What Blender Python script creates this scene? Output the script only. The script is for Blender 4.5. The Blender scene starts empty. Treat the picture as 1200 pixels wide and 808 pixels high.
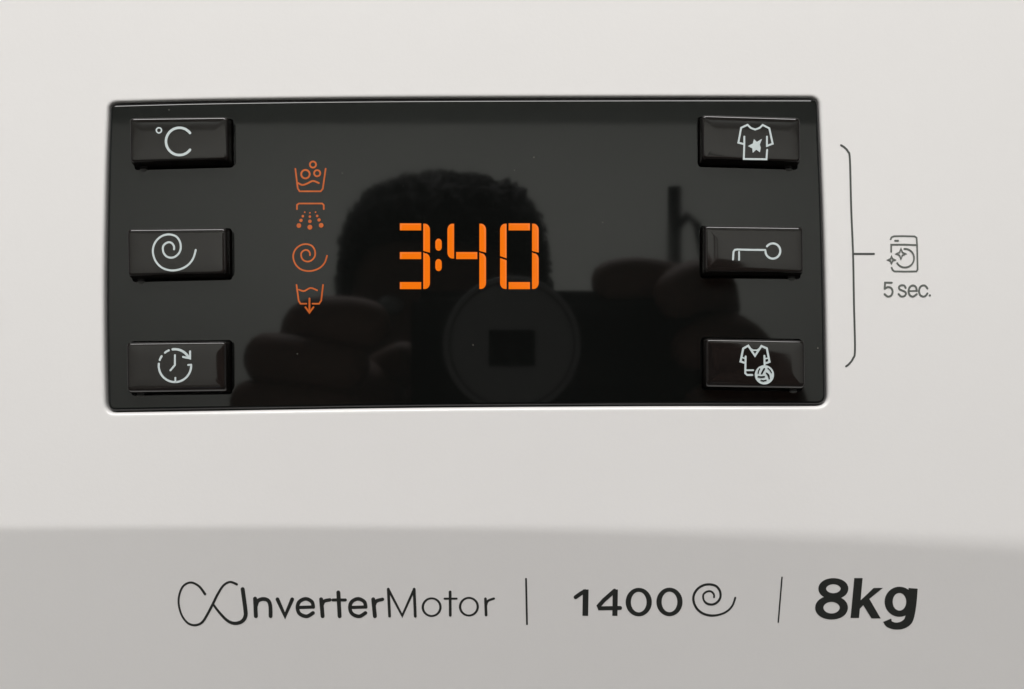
import bpy, bmesh, math, random
from mathutils import Vector, noise
random.seed(7)
PI = math.pi
S = 0.00015            # one "unit" of the panel drawing in metres (0.15 mm)
DIST = 1200.0          # camera distance from the panel in the same units (18 cm)
CX, CY = 600.0, 404.0

# ------------------------------------------------------------------ camera, world, lamps
scene = bpy.context.scene
cam_d = bpy.data.cameras.new('camera'); cam = bpy.data.objects.new('camera', cam_d)
scene.collection.objects.link(cam); scene.camera = cam
cam.location = (0, -DIST*S, 0); cam.rotation_euler = (PI/2, 0, 0)
cam_d.sensor_width = 36; cam_d.sensor_fit = 'HORIZONTAL'
cam_d.lens = 36*DIST/1200.0
cam_d.clip_start = 0.001; cam_d.clip_end = 60

world = bpy.data.worlds.new('World'); scene.world = world; world.use_nodes = True
bg = world.node_tree.nodes['Background']
bg.inputs[0].default_value = (0.97, 0.985, 1.0, 1); bg.inputs[1].default_value = 0.24

def area(name, loc, target, sx, sy, power, col):
    l = bpy.data.lights.new(name, 'AREA'); l.shape = 'RECTANGLE'; l.size = sx; l.size_y = sy
    l.energy = power; l.color = col
    o = bpy.data.objects.new(name, l); scene.collection.objects.link(o); o.location = loc
    d = Vector(target) - Vector(loc); o.rotation_euler = d.to_track_quat('-Z', 'Y').to_euler()
    return o
LAMP_A = 57.5
LAMP_B = 200.0
area('ceiling_lamp', (-0.15, -1.25, 1.42), (-0.03, 0, 0), 1.7, 0.8, LAMP_A, (1.0, 0.982, 0.972))
area('far_wall_fill', (-0.2, -4.9, 1.46), (-0.2, -6.6, -0.2), 6.5, 0.6, LAMP_B, (0.97, 1.0, 0.98))  # unseen lamp, added to brighten the far wall that the plate mirrors

scene.view_settings.view_transform = 'Standard'; scene.view_settings.look = 'None'
scene.view_settings.gamma = 1; scene.view_settings.exposure = 0
scene.render.engine = 'CYCLES'
scene.cycles.use_denoising = True
scene.cycles.max_bounces = 8

# ------------------------------------------------------------------ helpers
C = scene.collection
def W(px, py, h=0.0):
    """panel drawing coordinates (px, py) seen at height h above the panel -> metres"""
    k = (DIST - h)/DIST
    return Vector(((px-CX)*k*S, -h*S, (CY-py)*k*S))

def mesh_obj(name, verts, faces, mat=None, parent=None, smooth=False, kind=None):
    me = bpy.data.meshes.new(name); me.from_pydata([tuple(v) for v in verts], [], faces)
    bm = bmesh.new(); bm.from_mesh(me); bmesh.ops.recalc_face_normals(bm, faces=bm.faces); bm.to_mesh(me); bm.free()
    if smooth:
        for p in me.polygons: p.use_smooth = True
    o = bpy.data.objects.new(name, me); C.objects.link(o)
    if mat: me.materials.append(mat)
    if parent: o.parent = parent
    if kind: o['kind'] = kind
    return o
def bm_obj(name, bm, mat, parent=None, smooth=True):
    me = bpy.data.meshes.new(name); bm.to_mesh(me); bm.free()
    for p in me.polygons: p.use_smooth = smooth
    me.materials.append(mat)
    o = bpy.data.objects.new(name, me); C.objects.link(o)
    if parent: o.parent = parent
    return o
def empty(name, parent=None, loc=(0,0,0)):
    o = bpy.data.objects.new(name, None); C.objects.link(o); o.location = loc
    o.empty_display_size = 0.02
    if parent: o.parent = parent
    return o
def tag(o, label, cat, kind=None):
    o['label'] = label; o['category'] = cat
    if kind: o['kind'] = kind

def mat(name, col, rough=0.5, spec=0.5, ior=1.5, emit=None, estr=0, bump=0, bscale=400, var=0, vscale=60, coat=0):
    m = bpy.data.materials.new(name); m.use_nodes = True
    nt = m.node_tree; b = nt.nodes['Principled BSDF']
    b.inputs['Base Color'].default_value = (*col, 1); b.inputs['Roughness'].default_value = rough
    b.inputs['IOR'].default_value = ior; b.inputs['Specular IOR Level'].default_value = spec
    b.inputs['Coat Weight'].default_value = coat
    if emit: b.inputs['Emission Color'].default_value = (*emit, 1); b.inputs['Emission Strength'].default_value = estr
    tc = nt.nodes.new('ShaderNodeTexCoord')
    if var:
        n = nt.nodes.new('ShaderNodeTexNoise'); n.inputs['Scale'].default_value = vscale; n.inputs['Detail'].default_value = 5
        nt.links.new(tc.outputs['Object'], n.inputs['Vector'])
        mx = nt.nodes.new('ShaderNodeMix'); mx.data_type = 'RGBA'
        mx.inputs[6].default_value = (*[c*(1-var) for c in col], 1); mx.inputs[7].default_value = (*[min(1, c*(1+var)) for c in col], 1)
        nt.links.new(n.outputs['Fac'], mx.inputs[0]); nt.links.new(mx.outputs[2], b.inputs['Base Color'])
    if bump:
        n = nt.nodes.new('ShaderNodeTexNoise'); n.inputs['Scale'].default_value = bscale; n.inputs['Detail'].default_value = 4
        nt.links.new(tc.outputs['Object'], n.inputs['Vector'])
        bp = nt.nodes.new('ShaderNodeBump'); bp.inputs['Strength'].default_value = bump; bp.inputs['Distance'].default_value = 0.0002
        nt.links.new(n.outputs['Fac'], bp.inputs['Height']); nt.links.new(bp.outputs['Normal'], b.inputs['Normal'])
    return m

M_white = mat('white_plastic', (0.80, 0.785, 0.77), rough=0.20, bump=0.07, bscale=1400, var=0.015, vscale=30)
M_dark = mat('dark_housing', (0.006, 0.006, 0.006), rough=0.5)
M_button = mat('button_plastic', (0.010, 0.0082, 0.0074), rough=0.06, var=0.3, vscale=900)
M_tab = mat('hinge_plastic', (0.16, 0.16, 0.155), rough=0.22)
M_icon = mat('pale_print', (0.58, 0.65, 0.65), rough=0.45, var=0.05, vscale=1500)
M_slit = mat('button_print_gap', (0.012, 0.012, 0.012), rough=0.2)
M_ink = mat('black_ink', (0.022, 0.024, 0.022), rough=0.42, var=0.2, vscale=1500)
M_grey = mat('grey_ink', (0.12, 0.13, 0.118), rough=0.45, var=0.15, vscale=1500)
M_ink2 = mat('bracket_ink', (0.065, 0.07, 0.064), rough=0.45, var=0.15, vscale=1500)

def emis(name, c0, c1, scale):
    m = mat(name, (0.02, 0.01, 0.004), rough=0.12)
    nt = m.node_tree; b = nt.nodes['Principled BSDF']
    tc = nt.nodes.new('ShaderNodeTexCoord'); n = nt.nodes.new('ShaderNodeTexNoise')
    n.inputs['Scale'].default_value = scale; n.inputs['Detail'].default_value = 2
    nt.links.new(tc.outputs['Object'], n.inputs['Vector'])
    r = nt.nodes.new('ShaderNodeValToRGB'); r.color_ramp.elements[0].position = 0.35; r.color_ramp.elements[1].position = 0.65
    r.color_ramp.elements[0].color = (*c0, 1); r.color_ramp.elements[1].color = (*c1, 1)
    nt.links.new(n.outputs['Fac'], r.inputs[0]); nt.links.new(r.outputs[0], b.inputs['Emission Color'])
    b.inputs['Emission Strength'].default_value = 1.0
    return m
M_seg = emis('lit_orange_segment', (1.0, 0.255, 0.001), (1.0, 0.31, 0.004), 300)
nt = M_seg.node_tree; at = nt.nodes.new('ShaderNodeAttribute'); at.attribute_name = 'heat'
mxs = nt.nodes.new('ShaderNodeMix'); mxs.data_type = 'RGBA'; mxs.inputs[6].default_value = (0.88, 0.165, 0.0, 1)
ramp = next(n_ for n_ in nt.nodes if n_.type == 'VALTORGB'); nt.links.new(ramp.outputs[0], mxs.inputs[7]); nt.links.new(at.outputs['Fac'], mxs.inputs[0])
nt.links.new(mxs.outputs[2], nt.nodes['Principled BSDF'].inputs['Emission Color'])
M_ind = emis('lit_orange_indicator', (0.42, 0.075, 0.006), (0.50, 0.098, 0.009), 500)

# glossy black plate: clear dark plastic with a few dust specks
M_plate = mat('black_gloss', (0.0042, 0.0046, 0.0042), rough=0.035)
nt = M_plate.node_tree; b = nt.nodes['Principled BSDF']
tc = nt.nodes.new('ShaderNodeTexCoord'); v = nt.nodes.new('ShaderNodeTexVoronoi'); v.inputs['Scale'].default_value = 260
nt.links.new(tc.outputs['Object'], v.inputs['Vector'])
lt = nt.nodes.new('ShaderNodeMath'); lt.operation = 'LESS_THAN'; lt.inputs[1].default_value = 0.030
nt.links.new(v.outputs['Distance'], lt.inputs[0])
sp = nt.nodes.new('ShaderNodeSeparateColor'); nt.links.new(v.outputs['Color'], sp.inputs[0])
l2 = nt.nodes.new('ShaderNodeMath'); l2.operation = 'LESS_THAN'; l2.inputs[1].default_value = 0.30
nt.links.new(sp.outputs[0], l2.inputs[0])
mu = nt.nodes.new('ShaderNodeMath'); mu.operation = 'MULTIPLY'; nt.links.new(lt.outputs[0], mu.inputs[0]); nt.links.new(l2.outputs[0], mu.inputs[1])
mx = nt.nodes.new('ShaderNodeMix'); mx.data_type = 'RGBA'; mx.inputs[6].default_value = (0.0042, 0.0046, 0.0042, 1); mx.inputs[7].default_value = (0.12, 0.115, 0.10, 1)
nt.links.new(mu.outputs[0], mx.inputs[0]); nt.links.new(mx.outputs[2], b.inputs['Base Color'])
n = nt.nodes.new('ShaderNodeTexNoise'); n.inputs['Scale'].default_value = 55; n.inputs['Detail'].default_value = 8; n.inputs['Distortion'].default_value = 1.2
nt.links.new(tc.outputs['Object'], n.inputs['Vector'])
mr = nt.nodes.new('ShaderNodeMapRange'); mr.inputs[3].default_value = 0.015; mr.inputs[4].default_value = 0.06
nt.links.new(n.outputs['Fac'], mr.inputs[0]); nt.links.new(mr.outputs[0], b.inputs['Roughness'])

def catmull(pts, n=6, closed=False):
    out = []
    N = len(pts)
    rng = range(N) if closed else range(N-1)
    for i in rng:
        g = (lambda j: pts[j % N]) if closed else (lambda j: pts[max(0, min(N-1, j))])
        p0, p1, p2, p3 = g(i-1), g(i), g(i+1), g(i+2)
        for k in range(n):
            t = k/n
            out.append(tuple(0.5*((2*b_)+(-a+c)*t+(2*a-5*b_+4*c-d)*t*t+(-a+3*b_-3*c+d)*t**3) for a, b_, c, d in zip(p0, p1, p2, p3)))
    if not closed: out.append(tuple(pts[-1]))
    return out

def interp(tab, x):
    if x <= tab[0][0]: return tab[0][1]
    for (a, ya), (b_, yb) in zip(tab, tab[1:]):
        if x <= b_: 
            t = (x-a)/(b_-a); return ya+(yb-ya)*t
    return tab[-1][1]

# ------------------------------------------------------------------ shape of the white fascia
CREASE = [(-4000, 622), (0, 619.5), (200, 618), (350, 617.5), (600, 619), (800, 623.5), (1000, 630), (1122, 635.5), (1400, 650)]
TILT = math.tan(math.radians(14))
def softplus(d, w):
    # smooth turn from 0 to slope 1 over about w
    if d < -w: return 0.0
    if d > w: return d
    return (d+w)**2/(4*w)
def fascia_h(X, Y):
    """height (units) of the fascia front at panel position X, Y (drawing coordinates on the plane h=0)"""
    cre = interp(CREASE, X)
    w = 5 + max(0, (X-500))*0.012
    h = -TILT*softplus(Y-cre, w)
    h -= 0.000055*max(0, 350-Y)**2          # leans back gently towards the top
    h -= 0.00003*max(0, X-700)**2 * 0.6
    return h
def on_fascia(px, py, off=0.0):
    h = 0.0
    for _ in range(8):
        k = (DIST-h)/DIST
        h = fascia_h(CX+(px-CX)*k, CY+(py-CY)*k)
    return W(px, py, h+off)
def on_plate(px, py, off=0.0): return W(px, py, PLATE_H+off)
PLATE_H = -2.0
BUT_H = 18.0
def on_button(px, py, off=0.0): return W(px, py, BUT_H+off)

# ------------------------------------------------------------------ window outline (traced)
top = [(137, 119.6), (240, 117), (400, 114.8), (560, 113.8), (780, 113.2), (950, 113.2)]
right = [(961.5, 124), (965.6, 230), (968.6, 340), (970.6, 461)]
bottom = [(957, 476.4), (780, 476.6), (600, 477.6), (450, 479), (300, 481.3), (135, 484)]
left = [(123.2, 471), (121.8, 390), (121.8, 310), (123.6, 200), (125.8, 129)]
def corner(p, c, q, n=9):
    return [tuple((1-t)**2*p[i]+2*t*(1-t)*c[i]+t*t*q[i] for i in (0, 1)) for t in [k/(n+1) for k in range(1, n+1)]]
def side(pts, n=6): return catmull(pts, n)
OUT = side(top)+corner(top[-1], (961, 113.3), right[0])+side(right)+corner(right[-1], (971.4, 476.2), bottom[0])+side(bottom)+corner(bottom[-1], (123.6, 484.4), left[0])+side(left)+corner(left[-1], (126.2, 119.8), top[0])
def offset_loop(L, d):
    """d > 0 grows the loop outwards (loop runs clockwise in y-down drawing coordinates)"""
    out = []; n = len(L)
    for i in range(n):
        a, c = L[i-1], L[(i+1) % n]
        tx, ty = c[0]-a[0], c[1]-a[1]; l = math.hypot(tx, ty) or 1
        out.append((L[i][0]+ty/l*d, L[i][1]-tx/l*d))
    return out

# ------------------------------------------------------------------ the washing machine
machine = empty('washing_machine')
tag(machine, 'white washing machine front with black glossy control display showing 3:40 and six push buttons', 'washing machine')

# fascia: rings from the window lip outwards, then rows going down over the crease
XL, XR, YT = -2300.0, 1500.0, -180.0
verts, faces = [], []
def P(X, Y, h): return Vector(((X-CX)*S, -h*S, (CY-Y)*S))
n = len(OUT)
lip = [(0.0, -16.0), (0.0, -5.0), (0.2, -3.5), (0.6, -2.3), (1.2, -1.35), (2.0, -0.65), (2.9, -0.22), (4.0, 0.0), (5.4, 0.0), (12, 0.0)]
rings = []
for d, h in lip:
    L = offset_loop(OUT, d)
    rings.append([(x, y, h+(fascia_h(x, y) if d > 5 else fascia_h(*L[i])) ) for i, (x, y) in enumerate(L)])
# outer target: project each point from the centre to a rectangle
YB = 596.0
def rectpt(x, y):
    cx, cy = 546.0, 298.0
    dx, dy = x-cx, y-cy
    t = min(((XR-cx)/dx if dx > 0 else (XL-cx)/dx) if abs(dx) > 1e-6 else 1e9, ((YB-cy)/dy if dy > 0 else (YT-cy)/dy) if abs(dy) > 1e-6 else 1e9)
    return cx+dx*t, cy+dy*t
base = [(x, y) for x, y, _ in rings[-1]]
for f in (0.04, 0.1, 0.2, 0.33, 0.48, 0.64, 0.82, 1.0):
    R = []
    for (x, y) in base:
        qx, qy = rectpt(x, y)
        X, Y = x+(qx-x)*f, y+(qy-y)*f
        R.append((X, Y, fascia_h(X, Y)))
    rings.append(R)
for R in rings:
    for (X, Y, h) in R: verts.append(P(X, Y, h))
for r in range(len(rings)-1):
    for i in range(n):
        j = (i+1) % n
        faces.append((r*n+i, r*n+j, (r+1)*n+j, (r+1)*n+i))
fascia_up = mesh_obj('fascia', verts, faces, M_white, machine, smooth=True)
# corner fill (the projected ring leaves small triangles at the rectangle's corners) and lower band, one grid mesh with the same height law
verts, faces = [], []
xs = [XL+(XR-XL)*i/190 for i in range(191)]
offs = [None, -18, -13, -9, -6, -3.5, -1.5, 0, 1.5, 3.5, 6, 9, 13, 18, 26, 50, 100, 200, 330, 440]
for k, of in enumerate(offs):
    for x in xs:
        Y = YB if of is None else interp(CREASE, x)+of
        # ease the crease-following rows in from the straight seam
        verts.append(P(x, Y, fascia_h(x, Y)))
m_ = len(xs)
for k in range(len(offs)-1):
    for i in range(m_-1): faces.append((k*m_+i, k*m_+i+1, (k+1)*m_+i+1, (k+1)*m_+i))
base_i = len(verts)
band = mesh_obj('lower_fascia', verts, faces, M_white, machine, smooth=True)
band.data.update()

# top roll, side rolls: thin return edges so the fascia has depth, and the cabinet behind it
bm = bmesh.new()
bmesh.ops.create_cube(bm, size=1)
for v_ in bm.verts:
    v_.co = Vector((((XL+XR)/2-CX)*S + v_.co.x*((XR-XL)*S-0.004), 0.300+v_.co.y*0.53, -0.395+v_.co.z*0.90))
bmesh.ops.bevel(bm, geom=list(bm.edges), offset=0.008, segments=3, affect='EDGES')
bm_obj('cabinet', bm, M_white, machine, smooth=False)

# ---- black plate with real pockets for the buttons (2D curve with holes -> mesh)
BTN = [  # face corners TL TR BR BL as seen, side on which the hinge tab sits
    ('degree', [(151.5, 138.2), (266, 136.8), (266.6, 187), (152, 190.2)], 'L'),
    ('spiral', [(148.5, 268.6), (264.4, 267.4), (264.8, 321), (149.4, 323.6)], 'L'),
    ('clock', [(147.5, 402), (264.6, 400.6), (264.8, 457.2), (148.4, 459)], 'L'),
    ('tee', [(823, 134.6), (938, 138), (938.6, 189.8), (823.6, 186.4)], 'R'),
    ('key', [(826, 264.6), (941.6, 266.2), (942, 320), (826.4, 319)], 'R'),
    ('jersey', [(827.4, 397.4), (943.4, 399.4), (943.8, 454), (827.8, 452)], 'R'),
]
def lerp(a, b_, t): return tuple(x+(y-x)*t for x, y in zip(a, b_))
def round_quad(q, r, nseg=5):
    out = []
    for i in range(4):
        p, c, nx = q[i-1], q[i], q[(i+1) % 4]
        d1 = math.dist(p, c); d2 = math.dist(nx, c)
        a = lerp(c, p, r/d1); b2 = lerp(c, nx, r/d2)
        for k in range(nseg+1):
            t = k/nseg
            out.append(tuple((1-t)**2*a[m]+2*t*(1-t)*c[m]+t*t*b2[m] for m in (0, 1)))
    return out
def base_quad(q):
    """foot of a button on the panel plane: true position of the face plus the draft of its lower wall"""
    k = (DIST-BUT_H)/DIST
    g = [(CX+(x-CX)*k, CY+(y-CY)*k) for x, y in q]
    return [(g[0][0]-.5, g[0][1]-.5), (g[1][0]+.5, g[1][1]-.5), (g[2][0]+.5, g[2][1]+4.6), (g[3][0]-.5, g[3][1]+4.6)]
def spline2d(cu, pts):
    s = cu.splines.new('POLY'); s.points.add(len(pts)-1); s.use_cyclic_u = True
    for p, (x, y) in zip(s.points, pts): p.co = ((x-CX)*S, (CY-y)*S, 0, 1)
cu = bpy.data.curves.new('plate_curve', 'CURVE'); cu.dimensions = '2D'; cu.fill_mode = 'BOTH'
spline2d(cu, offset_loop(OUT, -5.6))
for nm, q, sd in BTN:
    bq = base_quad(q)
    g = 1.5
    bq = [(bq[0][0]-g, bq[0][1]-g), (bq[1][0]+g, bq[1][1]-g), (bq[2][0]+g, bq[2][1]+g), (bq[3][0]-g, bq[3][1]+g)]
    spline2d(cu, round_quad(bq, 4.5))
cu.extrude = 5*S; cu.bevel_depth = 0
tmp = bpy.data.objects.new('tmp', cu); C.objects.link(tmp)
bpy.context.view_layer.update()
me = bpy.data.meshes.new_from_object(tmp.evaluated_get(bpy.context.evaluated_depsgraph_get()))
bpy.data.objects.remove(tmp)
me.materials.clear(); me.materials.append(M_plate)
for v_ in me.vertices:
    x, y, z = v_.co; v_.co = (x, -(PLATE_H*S) + (5*S - z), y)
for p in me.polygons: p.use_smooth = False
plate = bpy.data.objects.new('display_plate', me); C.objects.link(plate); plate.parent = machine
# rounded rim of the plate (separate ring with a true fillet)
prof = [(-5.6, 0.0), (-4.8, -0.10), (-4.0, -0.38), (-3.3, -0.85), (-2.7, -1.45), (-2.2, -2.2), (-1.9, -3.0), (-1.7, -4.0), (-1.6, -9)]
verts, faces = [], []
for d, h in prof:
    for (x, y) in offset_loop(OUT, d): verts.append(P(x, y, PLATE_H+h))
for r in range(len(prof)-1):
    for i in range(n):
        j = (i+1) % n; faces.append((r*n+i, r*n+j, (r+1)*n+j, (r+1)*n+i))
rim = mesh_obj('plate_rim', verts, faces, M_plate, machine, smooth=True)
# dark housing behind gap and pockets
bk = offset_loop(OUT, 1.0)
verts = [P(x, y, -14) for x, y in bk]+[P(x, y, -30) for x, y in bk]
faces = [tuple(range(n)), tuple(range(2*n-1, n-1, -1))]+[(i, (i+1) % n, n+(i+1) % n, n+i) for i in range(n)]
mesh_obj('housing', verts, faces, M_dark, machine)

# ---- push buttons: rounded blocks with a drafted lower wall
def make_button(nm, q, sd):
    k = (DIST-BUT_H)/DIST
    g = [(CX+(x-CX)*k, CY+(y-CY)*k) for x, y in q]     # true positions of the face corners
    bq = base_quad(q)
    ins = lambda Q, d: [(Q[0][0]+d, Q[0][1]+d), (Q[1][0]-d, Q[1][1]+d), (Q[2][0]-d, Q[2][1]-d), (Q[3][0]+d, Q[3][1]-d)]
    levels = [(bq, -12, 3.5), (bq, -2, 3.5), ([lerp(a, c, 0.55) for a, c in zip(bq, g)], BUT_H-6.5, 4.2), ([lerp(a, c, 0.88) for a, c in zip(bq, g)], BUT_H-3.2, 4.4),
              (ins(g, .2), BUT_H-2.2, 4.5), (ins(g, .8), BUT_H-1.2, 4.3), (ins(g, 1.7), BUT_H-0.55, 4.0), (ins(g, 2.7), BUT_H-0.42, 3.8)]
    levels += [(ins(g, d), BUT_H-0.30*((16-d)/12)**2, 3.4) for d in (4, 6, 8, 10, 12, 14, 16)]
    verts, faces = [], []
    for Q, h, r in levels:
        L = round_quad(Q, r); m = len(L)
        for (x, y) in L: verts.append(P(x, y, h))
    for a in range(len(levels)-1):
        for i in range(m):
            j = (i+1) % m; faces.append((a*m+i, a*m+j, (a+1)*m+j, (a+1)*m+i))
    faces.append(tuple(range((len(levels)-1)*m, len(levels)*m)))
    o = mesh_obj('push_button', verts, faces, M_button, machine, smooth=True)
    # hinge tab
    bx = bq[3][0]+9 if sd == 'L' else bq[2][0]-9
    by = bq[3][1]+1.2 if sd == 'L' else bq[2][1]+1.2
    bm = bmesh.new(); bmesh.ops.create_uvsphere(bm, u_segments=14, v_segments=8, radius=1)
    for v_ in bm.verts:
        v_.co = P(bx+v_.co.x*5.0, by-v_.co.z*2.0, PLATE_H-1.0+v_.co.y*3.4)
    bm_obj('hinge_tab', bm, M_tab, o)
    return o
buttons = {nm: make_button(nm, q, sd) for nm, q, sd in BTN}
for nm, l in dict(degree='button printed with °C', spiral='button printed with a spiral', clock='button printed with a clock and arrow',
                  tee='button printed with a t-shirt bearing a star', key='button printed with a key', jersey='button printed with a jersey and ball').items():
    buttons[nm]['label'] = 'black push '+l

# ------------------------------------------------------------------ printed strokes
def ribbon_geo(pts, widths, mapper, z, verts, faces, closed=False, cap=True, th=0.35):
    N = len(pts)
    Lf, Rt = [], []
    for i in range(N):
        if closed: a, c = pts[i-1], pts[(i+1) % N]
        else: a, c = pts[max(0, i-1)], pts[min(N-1, i+1)]
        p = pts[i]
        def nrm(u, v_):
            dx, dy = v_[0]-u[0], v_[1]-u[1]; l = math.hypot(dx, dy) or 1e-9; return (-dy/l, dx/l)
        if not closed and i == 0: nx, ny = nrm(p, c); s = 1
        elif not closed and i == N-1: nx, ny = nrm(a, p); s = 1
        else:
            n1, n2 = nrm(a, p), nrm(p, c); sx, sy = n1[0]+n2[0], n1[1]+n2[1]; l = math.hypot(sx, sy)
            if l < 0.3: nx, ny, s = n1[0], n1[1], 1
            else:
                nx, ny = sx/l, sy/l; s = min(1.9, 1/max(0.3, nx*n1[0]+ny*n1[1]))
        w = widths[i]/2*s
        Lf.append((p[0]+nx*w, p[1]+ny*w)); Rt.append((p[0]-nx*w, p[1]-ny*w))
    b0 = len(verts)
    if closed:
        for q in Lf+Rt: verts.append(mapper(q[0], q[1], z))
        for i in range(N):
            j = (i+1) % N; faces.append((b0+i, b0+j, b0+N+j, b0+N+i))
        bt = len(verts)
        for q in Lf+Rt: verts.append(mapper(q[0], q[1], z-th))
        for i in range(N):
            j = (i+1) % N
            faces.append((b0+i, b0+j, bt+j, bt+i)); faces.append((b0+N+i, b0+N+j, bt+N+j, bt+N+i))
        return
    def capf(c, frm, to):
        if not cap: return []
        a0 = math.atan2(frm[1]-c[1], frm[0]-c[0]); r = math.dist(frm, c)
        return [(c[0]+r*math.cos(a0-PI*k/6), c[1]+r*math.sin(a0-PI*k/6)) for k in range(1, 6)]
    loop = list(Lf)
    loop += capf(pts[-1], Lf[-1], Rt[-1])
    loop += list(reversed(Rt))
    loop += capf(pts[0], Rt[0], Lf[0])
    m = len(loop)
    for q in loop: verts.append(mapper(q[0], q[1], z))
    nc = 5 if cap else 0
    for i in range(N-1):
        a, b2 = b0+i, b0+i+1
        ra, rb = b0+2*N+nc-1-i, b0+2*N+nc-2-i
        faces.append((a, b2, rb, ra))
    if cap:
        faces.append(tuple([b0+N-1]+[b0+N+k for k in range(nc)]+[b0+N+nc]))
        faces.append(tuple([b0+2*N+nc-1]+[b0+2*N+nc+k for k in range(nc)]+[b0]))
    bt = len(verts)
    for q in loop: verts.append(mapper(q[0], q[1], z-th))
    for i in range(m):
        j = (i+1) % m; faces.append((b0+i, b0+j, bt+j, bt+i))

def poly_geo(pts, mapper, z, verts, faces, th=0.35):
    b0 = len(verts); m = len(pts)
    for q in pts: verts.append(mapper(q[0], q[1], z))
    for q in pts: verts.append(mapper(q[0], q[1], z-th))
    faces.append(tuple(range(b0, b0+m)))
    for i in range(m):
        j = (i+1) % m; faces.append((b0+i, b0+j, b0+m+j, b0+m+i))

class Mark:
    """a printed mark: strokes given in zoomed tracing coordinates (origin ox, oy; scale s)"""
    def __init__(self, ox, oy, s, mapper, z=0.45, dx=0, dy=0):
        self.o = (ox, oy, s); self.map = mapper; self.v = []; self.f = []; self.z = z; self.d = (dx, dy)
    def t(self, p): return (self.o[0]+p[0]/self.o[2]+self.d[0], self.o[1]+p[1]/self.o[2]+self.d[1])
    def line(self, pts, w, smooth=False, closed=False, cap=True, n=6):
        gk = 1.16 if self.map is on_fascia else 1.08
        ws = w if isinstance(w, (list, tuple)) else [w]*len(pts)
        P3 = [(*self.t(p), wi*gk) for p, wi in zip(pts, ws)]
        if smooth: P3 = catmull(P3, n, closed)
        ribbon_geo([p[:2] for p in P3], [p[2] for p in P3], self.map, self.z, self.v, self.f, closed, cap)
        self.z += 0.09
    def ell(self, c, rx, ry, w, a0=0, a1=360, n=40, wy=None):
        full = abs(a1-a0) >= 360; gk = 1.1; w *= gk; wy = wy*gk if wy else None
        pts, ws = [], []
        k_n = n if full else n+1
        for k in range(k_n):
            a = math.radians(a0+(a1-a0)*k/n)
            pts.append(self.t((c[0]+rx*math.cos(a), c[1]+ry*math.sin(a))))
            ws.append(w if wy is None else w*math.cos(a)**2+wy*math.sin(a)**2)
        ribbon_geo(pts, ws, self.map, self.z, self.v, self.f, full, True)
        self.z += 0.09
    def disc(self, c, r, n=20):
        poly_geo([self.t((c[0]+r*math.cos(2*PI*k/n), c[1]+r*math.sin(2*PI*k/n))) for k in range(n)], self.map, self.z, self.v, self.f); self.z += 0.09
    def poly(self, pts):
        poly_geo([self.t(p) for p in pts], self.map, self.z, self.v, self.f); self.z += 0.09
    def build(self, name, m, parent):
        return mesh_obj(name, self.v, self.f, m, parent)

SPIRAL = [(457, 370), (455, 320), (425, 275), (380, 258), (330, 273), (290, 312), (280, 365), (295, 430), (340, 482), (405, 502), (470, 488), (527, 440), (557, 380), (562, 310), (545, 240), (500, 175), (440, 145), (370, 135), (290, 150), (215, 195), (160, 260), (128, 340), (123, 420), (145, 510), (190, 590), (260, 655), (340, 690), (430, 703), (530, 690), (630, 650), (710, 585), (765, 500), (800, 380)]
def spiral_fit(x0, x1, y0, y1):
    return [(x0+(x-123)/(800-123)*(x1-x0), y0+(y-135)/(703-135)*(y1-y0)) for x, y in SPIRAL]

# icons on the buttons
m = Mark(100, 100, 4, on_button); m.ell((345, 212), 12, 12, 1.5); m.ell((441, 264), 63, 64, 2.7, 38, 322); m.build('icon', M_icon, buttons['degree'])
m = Mark(0, 0, 1, on_button); m.line(spiral_fit(179.2, 229.4, 275, 317.2), 2.15, True); m.build('icon', M_icon, buttons['spiral'])
m = Mark(100, 300, 4, on_button)
m.ell((420, 515), 76, 77, 2.2, 187, -3)
m.line([(496, 511), (482, 512)], 2.0)
m.ell((420, 515), 76, 77, 2.2, 200, 215, 6); m.ell((420, 515), 76, 77, 2.2, 232, 248, 6)
m.ell((420, 515), 74, 77, 2.6, 262, 330, 16)
m.line([(458, 474), (491, 481), (491, 448)], 2.2)
m.line([(420, 466), (420, 512), (399, 537)], 2.1); m.line([(422, 572), (422, 588)], 1.9)
m.build('icon', M_icon, buttons['clock'])
m = Mark(780, 100, 5.052, on_button)
m.line([(466, 305), (466, 345), (463, 437), (597, 439), (601, 383)], 2.0)
m.line([(600, 305), (600, 360), (634, 347), (614, 256), (575, 236), (556, 254), (530, 263), (505, 254), (485, 235), (447, 253), (431, 341), (463, 349)], 2.0)
m.poly([(487, 361), (516, 346), (523, 319), (540, 336), (571, 318), (558, 350), (563, 372), (558, 398), (537, 382), (516, 401), (513, 375)])
m.build('icon', M_icon, buttons['tee'])
m = Mark(780, 240, 5.052, on_button)
m.ell((635, 275), 44, 45, 2.2, 218, 218+322, 34)
m.line([(590, 269), (500, 268), (425, 266)]+[(410, 268), (402, 280), (399, 325)], 2.1); m.line([(435, 280), (435, 327)], 2.0)
m.build('icon', M_icon, buttons['key'])
m = Mark(850, 395, 13.47, on_button)
m.line([(312, 412), (240, 390), (282, 185), (362, 140), (468, 298), (570, 145), (655, 182), (697, 395), (640, 416)], 2.2)
m.line([(395, 185), (440, 212), (500, 212), (540, 185)], 1.6)
m.line([(264, 325), (310, 342)], 1.5); m.line([(682, 335), (630, 345)], 1.5)
m.line([(320, 310), (315, 575), (345, 602), (425, 602)], 2.1); m.line([(335, 527), (440, 527)], 1.8)
m.line([(617, 300), (620, 440)], 2.1)
m.disc((617, 600), 152, 36)
ball = m.build('icon', M_icon, buttons['jersey'])
s_ = Mark(850, 395, 13.47, on_button, z=1.6)
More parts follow.
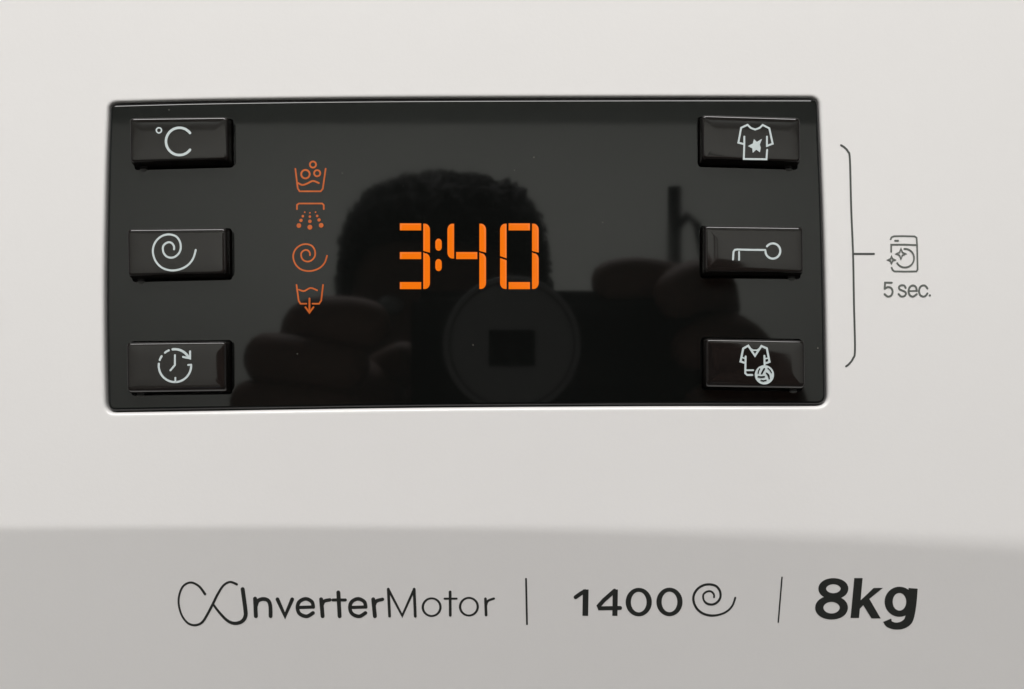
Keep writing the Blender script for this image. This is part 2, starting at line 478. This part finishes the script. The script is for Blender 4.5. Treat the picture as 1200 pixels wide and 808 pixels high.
s_.line([(518, 575), (524, 540), (542, 505)], 1.3); s_.line([(575, 580), (590, 545), (615, 505)], 1.9)
s_.line([(648, 570), (680, 605), (694, 660)], [1.3, 2.1, 1.3], True); s_.line([(672, 495), (708, 525), (728, 565)], 1.0)
s_.line([(520, 628), (565, 634), (615, 628)], 1.6); s_.line([(562, 684), (600, 693), (645, 683)], 1.2)
s_.build('ball_seam', M_slit, buttons['jersey'])

# orange indicator symbols on the plate
def glow(nm, draw):
    m = Mark(320, 170, 3.636, on_plate, z=0.3); draw(m); o = m.build('indicator', M_ind, machine); o['label'] = nm
def d1(m):
    m.line([(95, 102), (105, 185), (113, 198), (203, 198), (212, 187), (224, 102)], 1.7)
    m.ell((138, 125), 18, 18, 1.9); m.ell((188, 121), 13, 13, 1.8); m.ell((170, 84), 13, 13, 1.8)
    m.line([(107, 163), (125, 171), (145, 165), (170, 154), (195, 163)], 1.9, True)
def d2(m):
    m.line([(102, 274), (102, 256), (110, 250), (209, 250), (216, 257), (216, 274)], 1.7)
    for x, y, r in [(135, 287, 3.5), (127, 304, 5.5), (119, 322, 7), (110, 344, 10), (157, 290, 3.5), (157, 306, 5.5), (157, 326, 7.5), (157, 351, 10.5), (181, 287, 3.5), (188, 303, 5.5), (196, 320, 7), (205, 343, 10)]: m.disc((x, y), r, 14)
def d3(m): m.line(spiral_fit(86, 230, 423, 538), 1.7, True)
def d4(m):
    m.line([(100, 597), (109, 664), (117, 677), (142, 677)], 1.7); m.line([(168, 677), (196, 677), (205, 664), (213, 597)], 1.7)
    m.line([(110, 617), (132, 623), (160, 610), (188, 620)], 1.7, True)
    m.line([(155, 655), (155, 712)], 2.0); m.line([(138, 692), (155, 715), (172, 692)], 1.9)
glow('glowing orange tub with bubbles', d1); glow('glowing orange shower spray', d2); glow('glowing orange spiral', d3); glow('glowing orange tub with drain arrow', d4)

# seven segment time display 3:40
display = empty('time_display', machine); display['label'] = 'lit orange digits reading 3:40'
def rr(x0, y0, x1, y1, tl=0, tr=0, br=0, bl=0, ysl=None):
    """rounded bar; ysl = (left top, right top, right bottom, left bottom) offsets for slanted ends"""
    s_ = ysl or (0, 0, 0, 0)
    out = []
    for (cx, cy, r, a0) in [(x0, y0+s_[0], tl, 180), (x1, y0+s_[1], tr, 270), (x1, y1+s_[2], br, 0), (x0, y1+s_[3], bl, 90)]:
        if r == 0: out.append((cx, cy)); continue
        ox = cx+r if a0 in (180, 90) else cx-r; oy = cy+r*1.25 if a0 in (180, 270) else cy-r*1.25
        for k in range(7):
            a = math.radians(a0+90*k/6); out.append((ox+r*math.cos(a), oy+r*1.25*math.sin(a)))
    return out
def seg(pts, name='segment', w=None):
    m = Mark(400, 180, 4.488, on_plate, z=0.4)
    k = len(pts); cx = sum(p[0] for p in pts)/k; cy = sum(p[1] for p in pts)/k
    x0, x1 = min(p[0] for p in pts), max(p[0] for p in pts); y0, y1 = min(p[1] for p in pts), max(p[1] for p in pts)
    mx_, my_ = (x0+x1)/2, (y0+y1)/2
    core = [(mx_+(x-mx_)*max(.1, 1-18/(x1-x0)), my_+(y-my_)*max(.1, 1-18/(y1-y0))) for x, y in pts]
    T = [m.t(p) for p in pts]; U = [m.t(p) for p in core]
    v_ = [on_plate(*p, 0.4) for p in T]+[on_plate(*p, 0.5) for p in U]+[on_plate(*p, 0.0) for p in T]
    f_ = [tuple(range(k, 2*k))]+[(i, (i+1) % k, k+(i+1) % k, k+i) for i in range(k)]+[(i, (i+1) % k, 2*k+(i+1) % k, 2*k+i) for i in range(k)]
    o = mesh_obj(name, v_, f_, M_seg, display)
    ca = o.data.color_attributes.new('heat', 'FLOAT_COLOR', 'POINT')
    for i in range(3*k):
        h_ = 1.0 if k <= i < 2*k else 0.0
        ca.data[i].color = (h_, h_, h_, 1)
H = lambda x0, x1, y0, y1: seg(rr(x0, y0, x1, y1))
def upR(x): seg(rr(x, 370, x+35, 522, tr=26, ysl=(0, 0, 0, -9)))
def loR(x): seg(rr(x, 522, x+35, 713, tr=24, br=26, ysl=(-1, 4, 0, 0)))
for y in (368, 519, 677): H(308, 420, y, y+37)
upR(431); loR(431)
for y0, y1 in ((449, 512), (556, 619)): seg(rr(494.5, y0, 528, y1, 16, 16, 16, 16), 'colon_dot')
seg(rr(558, 370, 593, 553, tl=26, bl=26)); H(604, 715, 519, 556); upR(726); loR(726)
seg(rr(835, 370, 869, 552, tl=26, ysl=(0, 0, 0, -12))); seg(rr(835, 552, 869, 713, bl=26, ysl=(-1, 10, 0, 0)))
H(880, 992, 368, 405); H(880, 992, 677, 714); upR(1003); loR(1003)

# ---- print on the white fascia
def grp(name, label):
    e = empty(name, machine); e['label'] = label; return e
def fm(ox=190, oy=660, s=5.217, z=0.35): return Mark(ox, oy, s, on_fascia, z=z)
g1 = grp('motor_lettering', 'thin dark lettering reading InverterMotor with a looped first stroke')
m = fm(); m.line([(262, 190), (225, 142), (175, 119), (130, 140), (106, 190), (101, 250), (120, 320), (158, 368), (203, 380), (245, 362), (280, 308), (310, 250), (340, 190), (375, 137), (415, 116), (456, 130)], [2.6, 2.3, 2.1, 2, 2, 2, 2, 2.1, 2.3, 2.4, 2.5, 2.5, 2.4, 2.2, 2.2, 2.4], True)
m.line([(310, 250), (350, 303), (400, 353), (445, 369), (488, 357), (509, 325), (508, 280), (492, 160)], [2.2, 2.5, 2.9, 3.3, 3.7, 4.0, 4.1, 4.1], True); m.build('letter', M_ink, g1)
B = 4.05
m = fm(); m.line([(568, 218), (573, 325)], B); m.line([(573, 262), (585, 232), (617, 220), (648, 230), (661, 262), (663, 325)], B*.95, True); m.build('letter', M_ink, g1)
m = fm(); m.line([(705, 222), (751, 323), (795, 222)], B*.95); m.build('letter', M_ink, g1)
def e_(m, cx, rx=49):
    m.line([(cx-rx+2, 272), (cx+rx-1, 269)], B*.8)
    m.line([(cx+rx-1, 269), (cx+rx*.8, 237), (cx+2, 219), (cx-rx*.75, 236), (cx-rx, 272), (cx-rx*.72, 310), (cx+8, 326), (cx+rx*.95, 305)], B*.9, True)
m = fm(); e_(m, 876); m.build('letter', M_ink, g1)
m = fm(); m.line([(972, 222), (981, 325)], B); m.line([(976, 262), (990, 234), (1025, 225)], B*.85, True); m.build('letter', M_ink, g1)
m = fm(); m.line([(1077, 180), (1085, 325)], B); m.line([(1044, 226), (1120, 226)], B*.75); m.build('letter', M_ink, g1)
m = fm(400); e_(m, 101); m.build('letter', M_ink, g1)
m = fm(400); m.line([(195, 222), (205, 325)], B); m.line([(200, 260), (214, 233), (252, 222)], B*.85, True); m.build('letter', M_ink, g1)
m = fm(400); m.line([(295, 325), (287, 160)], 2.9); m.line([(287, 160), (372, 322), (445, 160)], 2.5); m.line([(445, 160), (452, 325)], 2.9); m.build('letter', M_ink, g1)
for cx, cy in ((552, 270), (780, 267)):
    m = fm(400); m.ell((cx, cy), 54, 54, 2.5, wy=2.0); m.build('letter', M_ink, g1)
    if cx == 552:
        m = fm(400); m.line([(665, 177), (666, 320)], 2.8); m.line([(631, 218), (705, 218)], 2.0); m.build('letter', M_ink, g1)
m = fm(400); m.line([(881, 219), (885, 318)], 2.8); m.line([(884, 262), (896, 232), (933, 217)], 2.2, True); m.build('letter', M_ink, g1)
m = fm(400); m.line([(1129, 97), (1135, 374)], 1.9); m.build('divider_line', M_ink, machine)

g2 = grp('speed_lettering', 'dark lettering reading 1400 with a spiral')
m = fm(650); m.line([(190, 162), (187, 323)], 5.8, cap=False); m.line([(128, 209), (160, 186), (186, 172)], 4.0); m.build('digit', M_ink, g2)
m = fm(650); m.line([(371, 162), (368, 323)], 5.2, cap=False); m.line([(366, 170), (300, 228), (270, 262), (276, 277), (400, 275)], [4.2, 4.2, 4.2, 4.0, 4.0]); m.build('digit', M_ink, g2)
for cx, cy in ((514, 239), (702, 238)):
    m = fm(650); m.ell((cx, cy), 64, 75, 5.6, wy=4.2); m.build('digit', M_ink, g2)
m = Mark(0, 0, 1, on_fascia, z=0.35); m.line(spiral_fit(812.6, 861.6, 685, 721.6), [1.9]*8+[2.3]*12+[2.4]*8+[2.0]*5, True); m.build('spiral', M_ink, g2)
m = fm(880); m.line([(190, 88), (167, 362)], 1.5); m.build('divider_line', M_ink, machine)

g3 = grp('capacity_lettering', 'heavy slanted black lettering reading 8kg')
m = fm(880)
m.ell((504, 157), 68, 46, 8.2, wy=6.4); m.ell((493, 273), 75, 54, 8.8, wy=6.4); m.build('digit', M_ink, g3)
m = fm(880); m.poly([(632, 92), (683, 92), (661, 336), (609, 336)]); m.poly([(652, 246), (750, 153), (807, 152), (716, 226), (655, 292)]); m.poly([(676, 240), (722, 216), (793, 338), (737, 338)]); m.build('letter', M_ink, g3)
m = fm(880)
m.ell((908, 237), 66, 73, 8.6, wy=6.6)
m.line([(992, 155), (985, 240), (975, 310), (960, 355), (925, 380), (880, 385), (845, 372), (833, 350)], [9.2, 9.2, 9.0, 8.6, 7.6, 7.0, 7.6, 8.8], True, cap=False)
m.build('letter', M_ink, g3)

bm_ = Mark(970, 150, 2.694, on_fascia, z=0.35)
bm_.line([(42, 55), (53, 62), (64, 75), (70, 100), (74, 250), (80, 400), (83, 560), (86, 700), (80, 728), (68, 745), (58, 753)], 2.0, True)
bm_.line([(82, 398), (146, 398)], 2.0)
o = bm_.build('bracket_line', M_ink2, machine)
ic = Mark(1020, 265, 8.978, on_fascia, z=0.35)
gw = 1.75
ic.line([(213, 140), (224, 119), (250, 108), (350, 107), (465, 110), (486, 124), (491, 200), (497, 458), (484, 478), (370, 480), (252, 478), (233, 462), (224, 440)], gw)
ic.line([(219, 272), (219, 197), (350, 196), (490, 201)], gw); ic.line([(260, 155), (292, 155)], 1.9)
ic.ell((364, 338), 96, 98, gw, -94, 148, 26)
for cx, cy, rx, ry in ((322, 293), (223, 357)) and ((322, 293, 50, 55), (223, 357, 38, 38)):
    ic.line([(cx, cy-ry), (cx+rx*.28, cy-ry*.28), (cx+rx, cy), (cx+rx*.28, cy+ry*.28), (cx, cy+ry), (cx-rx*.28, cy+ry*.28), (cx-rx, cy), (cx-rx*.28, cy-ry*.28)], 1.5, closed=True)
ic.build('machine_icon', M_grey, machine)
g4 = grp('hold_lettering', 'small grey lettering reading 5 sec.')
def ltr(nm='letter'): return Mark(1020, 265, 8.978, on_fascia, z=0.35)
lw = 2.0
m = ltr(); m.line([(225, 597), (155, 597), (150, 662)], lw); m.line([(152, 660), (185, 643), (220, 655), (234, 692), (220, 730), (185, 743), (150, 718)], lw, True); m.build('digit', M_grey, g4)
m = ltr(); m.line([(371, 652), (358, 630), (330, 624), (303, 638), (305, 664), (336, 680), (366, 694), (374, 718), (352, 740), (320, 740), (297, 716)], lw, True); m.build('letter', M_grey, g4)
m = ltr(); m.line([(406, 685), (489, 683)], lw*.85); m.line([(489, 683), (478, 642), (446, 626), (414, 645), (402, 688), (414, 727), (448, 743), (488, 718)], lw, True); m.build('letter', M_grey, g4)
m = ltr(); m.line([(600, 658), (580, 632), (553, 626), (523, 645), (512, 686), (523, 726), (555, 743), (582, 734), (600, 710)], lw, True); m.build('letter', M_grey, g4)
m = ltr(); m.disc((626, 731), 12, 12); m.build('full_stop', M_grey, g4)

# ------------------------------------------------------------------ what the glossy plate mirrors: the room, the photographer, the camera
M_wall = mat('wall_paint', (0.72, 0.71, 0.67), rough=0.8, var=0.04, vscale=1.2)
M_ceil = mat('ceiling_paint', (0.62, 0.64, 0.62), rough=0.85)
M_floor = mat('floor_lino', (0.13, 0.12, 0.11), rough=0.5, var=0.1, vscale=3)
def slab(name, x0, x1, y0, y1, z0, z1, m, parent=None):
    v_ = [(x, y, z) for x in (x0, x1) for y in (y0, y1) for z in (z0, z1)]
    f = [(0, 1, 3, 2), (4, 6, 7, 5), (0, 4, 5, 1), (2, 3, 7, 6), (0, 2, 6, 4), (1, 5, 7, 3)]
    o = mesh_obj(name, v_, f, m, parent); return o
o = slab('wall', -5, 5, -7.1, -7.0, -0.85, 1.55, M_wall); o['kind'] = 'structure'
o = slab('ceiling', -5, 5, -7.1, 1.5, 1.552, 1.62, M_ceil); o['kind'] = 'structure'
o = slab('floor', -5, 5, -7.1, 1.5, -0.95, -0.852, M_floor); o['kind'] = 'structure'

# post and arm standing in for an unidentified dark shape in the reflection
M_stand = mat('dark_metal', (0.02, 0.025, 0.03), rough=0.5)
stand = empty('dark_shape_stand_in', loc=(0.505, -3.0, -0.85)); tag(stand, 'dark post and arched arm standing in for an unidentified shape, mirrored to the left of the key button', 'stand-in shape')
def tube(name, pts, r, m, parent, loc=(0, 0, 0), closed_caps=True):
    verts, faces = [], []; ns = 10
    for i, p in enumerate(pts):
        p = Vector(p); a = Vector(pts[max(0, i-1)]); c = Vector(pts[min(len(pts)-1, i+1)])
        d = (c-a).normalized(); up = Vector((0, 1, 0)) if abs(d.y) < .9 else Vector((1, 0, 0))
        u = d.cross(up).normalized(); w = d.cross(u)
        rr_ = r[i] if isinstance(r, (list, tuple)) else r
        for k in range(ns): verts.append(p+u*math.cos(2*PI*k/ns)*rr_+w*math.sin(2*PI*k/ns)*rr_)
    for i in range(len(pts)-1):
        for k in range(ns):
            l = (k+1) % ns; faces.append((i*ns+k, i*ns+l, (i+1)*ns+l, (i+1)*ns+k))
    faces.append(tuple(range(ns))); faces.append(tuple(range((len(pts)-1)*ns, len(pts)*ns)))
    return mesh_obj(name, verts, faces, m, parent, smooth=True)
tube('post', [(0, 0, 0.02), (0, 0, 0.7), (0, 0, 1.34)], 0.021, M_stand, stand)
tube('arm', [(0.0, 0, 1.20), (0.04, 0, 1.25), (0.07, 0, 1.22), (0.095, 0, 1.10), (0.105, 0, 0.9)], 0.014, M_stand, stand)
tube('base', [(0, 0, 0), (0, 0, 0.02)], 0.16, M_stand, stand)

# compact camera
M_cam = mat('camera_black', (0.004, 0.004, 0.0045), rough=0.45)
M_lens = mat('lens_barrel', (0.46, 0.46, 0.45), rough=0.55)
camera_o = empty('compact_camera', loc=(0, -0.195, 0)); tag(camera_o, 'black compact camera held up to the panel, mirrored under the 3:40 digits', 'camera')
def bevel_box(name, x0, x1, y0, y1, z0, z1, r, m, parent):
    bm = bmesh.new(); bmesh.ops.create_cube(bm, size=1)
    for v_ in bm.verts: v_.co = Vector(((x0+x1)/2+v_.co.x*(x1-x0), (y0+y1)/2+v_.co.y*(y1-y0), (z0+z1)/2+v_.co.z*(z1-z0)))
    bmesh.ops.bevel(bm, geom=list(bm.edges), offset=r, segments=3, affect='EDGES')
    return bm_obj(name, bm, m, parent, smooth=True)
bevel_box('camera_body', -0.0385, 0.079, -0.036, -0.010, -0.045, 0.0205, 0.004, M_cam, camera_o)
bevel_box('shutter_release', 0.038, 0.050, -0.028, -0.016, 0.0204, 0.0225, 0.0008, M_cam, camera_o)
def lathe_y(name, prof, m, parent, ns=48):
    verts, faces = [], []
    for (r, y) in prof:
        for k in range(ns): verts.append((r*math.cos(2*PI*k/ns), y, r*math.sin(2*PI*k/ns)))
    for i in range(len(prof)-1):
        for k in range(ns):
            l = (k+1) % ns; faces.append((i*ns+k, i*ns+l, (i+1)*ns+l, (i+1)*ns+k))
    if 'ring' not in name: faces.append(tuple(range(ns)))
    return mesh_obj(name, verts, faces, m, parent)
lathe_y('lens_barrel', [(0.0245, -0.012), (0.0245, 0.0125), (0.0238, 0.0134), (0.0001, 0.0134)], M_lens, camera_o)
bevel_box('lens_window', -0.0082, 0.0082, 0.0130, 0.01385, -0.0078, 0.0052, 0.0003, mat('lens_opening', (0.002, 0.002, 0.002), rough=0.6), camera_o)

lathe_y('lens_ring', [(0.0225, 0.0132), (0.0225, 0.0138), (0.0216, 0.0138), (0.0216, 0.0132)], mat('lens_ring_black', (0.16, 0.16, 0.16), rough=0.3), camera_o)
# photographer kneeling in front of the machine
M_skin = mat('skin', (0.26, 0.15, 0.115), rough=0.55, var=0.12, vscale=40)
M_hair = mat('dark_hair', (0.010, 0.008, 0.007), rough=0.7)
M_shirt = mat('blue_shirt', (0.05, 0.10, 0.135), rough=0.9, var=0.2, vscale=60)
M_trouser = mat('dark_trousers', (0.02, 0.02, 0.025), rough=0.9)
PX, PY = -0.061, -0.70
person = empty('person', loc=(PX, PY, -0.85))
tag(person, 'person with dark curly hair and blue shirt kneeling with a camera, mirrored in the display', 'person')
def skin_obj(name, nodes, edges, m, parent, sub=2, root=0):
    """nodes: (world position, radius or (rx, ry))"""
    me = bpy.data.meshes.new(name); me.from_pydata([Vector(p)-Vector(person.location) for p, r in nodes], edges, [])
    o = bpy.data.objects.new(name, me); C.objects.link(o)
    md = o.modifiers.new('skin', 'SKIN'); sv = me.skin_vertices[0].data if me.skin_vertices else None
    if sv is None:
        return o
    for i, (p, r) in enumerate(nodes):
        sv[i].radius = r if isinstance(r, tuple) else (r, r); sv[i].use_root = (i == root)
    s = o.modifiers.new('sub', 'SUBSURF'); s.levels = sub; s.render_levels = sub
    bpy.context.view_layer.update()
    me2 = bpy.data.meshes.new_from_object(o.evaluated_get(bpy.context.evaluated_depsgraph_get()))
    me2.materials.clear(); me2.materials.append(m)
    for p in me2.polygons: p.use_smooth = True
    o.modifiers.clear(); o.data = me2; o.parent = parent
    bpy.data.meshes.remove(me)
    return o
def add_skin_layer(me):
    bm = bmesh.new(); bm.from_mesh(me); bm.verts.layers.skin.verify(); bm.to_mesh(me); bm.free()
_old = skin_obj
def skin_obj(name, nodes, edges, m, parent, sub=2, root=0):
    me = bpy.data.meshes.new(name); me.from_pydata([Vector(p)-Vector(person.location) for p, r in nodes], edges, [])
    add_skin_layer(me)
    o = bpy.data.objects.new(name, me); C.objects.link(o)
    o.modifiers.new('skin', 'SKIN').use_smooth_shade = True
    sv = me.skin_vertices[0].data
    for i, (p, r) in enumerate(nodes):
        sv[i].radius = r if isinstance(r, tuple) else (r, r); sv[i].use_root = (i == root)
    s = o.modifiers.new('sub', 'SUBSURF'); s.levels = sub; s.render_levels = sub
    bpy.context.view_layer.update()
    me2 = bpy.data.meshes.new_from_object(o.evaluated_get(bpy.context.evaluated_depsgraph_get()))
    me2.materials.clear(); me2.materials.append(m)
    for p in me2.polygons: p.use_smooth = True
    o.modifiers.clear(); o.data = me2; o.parent = parent
    return o
SHL, SHR = (PX-0.17, PY-0.02, -0.17), (PX+0.17, PY-0.02, -0.17)
ELL_, ELR = (PX-0.20, PY+0.20, -0.30), (PX+0.25, PY+0.20, -0.30)
WRL, WRR = (-0.095, -0.275, -0.085), (0.115, -0.285, -0.060)
body_nodes = [((PX, PY-0.05, -0.62), (0.15, 0.11)), ((PX, PY-0.05, -0.45), (0.135, 0.095)), ((PX, PY-0.04, -0.28), (0.15, 0.10)), ((PX, PY-0.03, -0.17), (0.11, 0.075)), ((PX, PY-0.01, -0.10), 0.052),
    (SHL, 0.055), (ELL_, 0.042), (WRL, 0.026), (SHR, 0.055), (ELR, 0.042), (WRR, 0.026),
    ((PX-0.10, PY+0.10, -0.68), 0.085), ((PX-0.12, PY+0.36, -0.78), 0.062), ((PX-0.11, PY+0.10, -0.805), 0.050), ((PX-0.10, PY-0.10, -0.825), 0.032),
    ((PX+0.10, PY+0.10, -0.68), 0.085), ((PX+0.12, PY+0.36, -0.78), 0.062), ((PX+0.11, PY+0.10, -0.805), 0.050), ((PX+0.10, PY-0.10, -0.825), 0.032),
    ((PX, PY+0.005, -0.06), 0.052)]
body_edges = [(0, 1), (1, 2), (2, 3), (3, 4), (4, 19), (3, 5), (5, 6), (6, 7), (3, 8), (8, 9), (9, 10), (0, 11), (11, 12), (12, 13), (13, 14), (0, 15), (15, 16), (16, 17), (17, 18)]
body = skin_obj('body', body_nodes, body_edges, M_skin, person)
# shirt over torso and arms to the wrists
sh_nodes = [((PX, PY-0.05, -0.60), (0.160, 0.12)), ((PX, PY-0.05, -0.45), (0.147, 0.107)), ((PX, PY-0.04, -0.28), (0.162, 0.112)), ((PX, PY-0.03, -0.17), (0.12, 0.085)), ((PX, PY-0.02, -0.12), 0.062),
    (SHL, 0.066), (ELL_, 0.053), (tuple(Vector(ELL_).lerp(Vector(WRL), .86)), 0.038), (SHR, 0.066), (ELR, 0.053), (tuple(Vector(ELR).lerp(Vector(WRR), .86)), 0.038)]
skin_obj('shirt', sh_nodes, [(0, 1), (1, 2), (2, 3), (3, 4), (3, 5), (5, 6), (6, 7), (3, 8), (8, 9), (9, 10)], M_shirt, person)
tr_nodes = [((PX, PY-0.05, -0.60), (0.158, 0.118)), ((PX-0.10, PY+0.10, -0.68), 0.095), ((PX-0.12, PY+0.36, -0.78), 0.070), ((PX-0.11, PY+0.10, -0.80), 0.052), ((PX-0.10, PY-0.08, -0.815), 0.037),
    ((PX+0.10, PY+0.10, -0.68), 0.095), ((PX+0.12, PY+0.36, -0.78), 0.070), ((PX+0.11, PY+0.10, -0.80), 0.052), ((PX+0.10, PY-0.08, -0.815), 0.037)]
skin_obj('trousers', tr_nodes, [(0, 1), (1, 2), (2, 3), (3, 4), (0, 5), (5, 6), (6, 7), (7, 8)], M_trouser, person)
# head with face
bm = bmesh.new(); bmesh.ops.create_icosphere(bm, subdivisions=5, radius=1)
HC = Vector((PX, PY+0.02, 0.020))
def g_(x, c, w): return math.exp(-((x-c)/w)**2)
for v_ in bm.verts:
    x, y, z = v_.co
    sx = 0.075*(1-0.22*max(0, -z)); sy = 0.095; sz = 0.118
    q = Vector((x*sx, y*sy, z*sz))
    if y > 0.3:
        q.y += 0.024*g_(x, 0, .16)*g_(z, -.15, .18) + 0.008*g_(x, 0, .3)*g_(z, -.48, .1) + 0.008*g_(x, 0, .3)*g_(z, -.85, .15)
        q.y -= 0.010*(g_(x, .42, .2)+g_(x, -.42, .2))*g_(z, .08, .13)
        q.y += 0.006*(g_(x, .4, .25)+g_(x, -.4, .25))*g_(z, .3, .1)
    v_.co = q+HC-person.location
head = bm_obj('head', bm, M_skin, person)
M_eye = mat('eye', (0.5, 0.5, 0.48), rough=0.2); M_lip = mat('lip', (0.22, 0.09, 0.08), rough=0.5)
def blob(name, c, r, m, parent, seed=0, amp=0, fr=1, sub=3):
    bm = bmesh.new(); bmesh.ops.create_icosphere(bm, subdivisions=sub, radius=1)
    for v_ in bm.verts:
        k = 1+amp*noise.noise(v_.co*fr+Vector((seed, 0, 0)))
        v_.co = Vector((v_.co.x*r[0]*k, v_.co.y*r[1]*k, v_.co.z*r[2]*k))+Vector(c)-person.location
    return bm_obj(name, bm, m, parent)
for s in (-1, 1):
    blob('eye', HC+Vector((s*0.031, 0.083, 0.010)), (0.011, 0.009, 0.007), M_eye, head)
    blob('ear', HC+Vector((s*0.077, -0.005, 0.0)), (0.010, 0.018, 0.030), M_skin, head)
blob('mouth', HC+Vector((0, 0.090, -0.058)), (0.023, 0.008, 0.007), M_lip, head)
# curly hair: a lumpy cap plus many small curls at its rim
bm = bmesh.new(); bmesh.ops.create_icosphere(bm, subdivisions=6, radius=1)
HH = HC+Vector((0.004, -0.012, 0.022))
for v_ in bm.verts:
    p = v_.co.copy()
    k = 1+0.05*noise.noise(p*3)+0.10*abs(noise.noise(p*7+Vector((3, 1, 2))))+0.08*abs(noise.noise(p*15))+0.03*noise.noise(p*40)
    if p.z > 0: k *= 1+0.13*math.exp(-((p.z-0.68)/0.28)**2)
    q = Vector((p.x*0.084*k, p.y*0.100*k, p.z*0.092*k))
    if p.y > 0.45 and p.z < 0.35: q.y *= 0.78
    if p.z < -0.4: q.x *= 0.9
    v_.co = q+HH-person.location
hair = bm_obj('hair', bm, M_hair, person)
verts, faces = [], []
for i in range(900):
    a = random.uniform(0, 2*PI); z = random.uniform(-0.5, 1); r = math.sqrt(max(0, 1-z*z))
    p = Vector((r*math.cos(a), r*math.sin(a), z))
    if p.y > 0.6 and p.z < 0.4: continue
    kk = 1+0.13*math.exp(-((p.z-0.68)/0.28)**2) if p.z > 0 else 1
    c = HH-person.location+Vector((p.x*0.086*kk, p.y*0.103*kk, p.z*0.095*kk))
    s = random.uniform(0.004, 0.009); b0 = len(verts)
    u = p.orthogonal().normalized(); w = p.cross(u)
    ph = random.uniform(0, 6)
    for k in range(8):
        t = ph+k*0.9
        verts.append(c+u*math.cos(t)*s+w*math.sin(t)*s+p*(k*0.0008)); verts.append(c+u*math.cos(t)*s*.5+w*math.sin(t)*s*.5+p*(k*0.0008+0.0016))
    for k in range(7): faces.append((b0+2*k, b0+2*k+2, b0+2*k+3, b0+2*k+1))
o = mesh_obj('curls', verts, faces, M_hair, hair); o['kind'] = 'stuff'

# hands: palm + five bent fingers each, closed on the camera
def hand(prefix, palm, fingers):
    skin_obj(prefix, palm, [(i, i+1) for i in range(len(palm)-1)], M_skin, person, sub=2)
    for f in fingers:
        skin_obj('finger' , f, [(i, i+1) for i in range(len(f)-1)], M_skin, person, sub=2)
# left side of the picture: the hand wraps the camera's end
hand('hand', [((-0.097, -0.272, -0.080), 0.024), ((-0.088, -0.250, -0.050), (0.030, 0.020)), ((-0.072, -0.232, -0.022), (0.036, 0.018)), ((-0.062, -0.226, -0.004), (0.030, 0.016))], [
    [((-0.084, -0.232, 0.000), 0.0110), ((-0.080, -0.212, 0.0085), 0.0112), ((-0.062, -0.200, 0.009), 0.0108), ((-0.044, -0.199, 0.006), 0.0100)],
    [((-0.094, -0.236, -0.012), 0.0100), ((-0.096, -0.213, -0.004), 0.0102), ((-0.077, -0.200, -0.006), 0.0104), ((-0.052, -0.197, -0.009), 0.0100)],
    [((-0.099, -0.240, -0.028), 0.0098), ((-0.103, -0.217, -0.022), 0.0098), ((-0.083, -0.202, -0.023), 0.0104), ((-0.056, -0.198, -0.025), 0.0098)],
    [((-0.099, -0.244, -0.044), 0.0088), ((-0.104, -0.222, -0.042), 0.0088), ((-0.086, -0.208, -0.043), 0.0080), ((-0.066, -0.202, -0.046), 0.0072)],
    [((-0.074, -0.250, -0.030), 0.0120), ((-0.056, -0.248, -0.014), 0.0110), ((-0.038, -0.240, -0.004), 0.0095)]])
# right side of the picture: index finger on the shutter, others behind the body's end
hand('hand', [((0.116, -0.282, -0.058), 0.024), ((0.106, -0.262, -0.036), (0.028, 0.019)), ((0.092, -0.244, -0.014), (0.028, 0.017)), ((0.080, -0.236, 0.002), (0.024, 0.014))], [
    [((0.084, -0.240, 0.014), 0.0105), ((0.066, -0.220, 0.022), 0.0100), ((0.047, -0.213, 0.0255), 0.0098), ((0.029, -0.212, 0.0225), 0.0100)],
    [((0.084, -0.240, 0.010), 0.0110), ((0.076, -0.214, 0.0225), 0.0120), ((0.066, -0.200, 0.0225), 0.0110), ((0.054, -0.196, 0.013), 0.0092)],
    [((0.104, -0.244, -0.008), 0.0100), ((0.084, -0.214, 0.004), 0.0110), ((0.072, -0.201, 0.002), 0.0100), ((0.060, -0.198, -0.006), 0.0085)],
    [((0.108, -0.248, -0.026), 0.0090), ((0.086, -0.218, -0.018), 0.0110), ((0.076, -0.204, -0.022), 0.0090), ((0.064, -0.200, -0.026), 0.0078)],
    [((0.100, -0.258, -0.020), 0.0120), ((0.082, -0.250, -0.006), 0.0110), ((0.066, -0.242, 0.000), 0.0095)]])
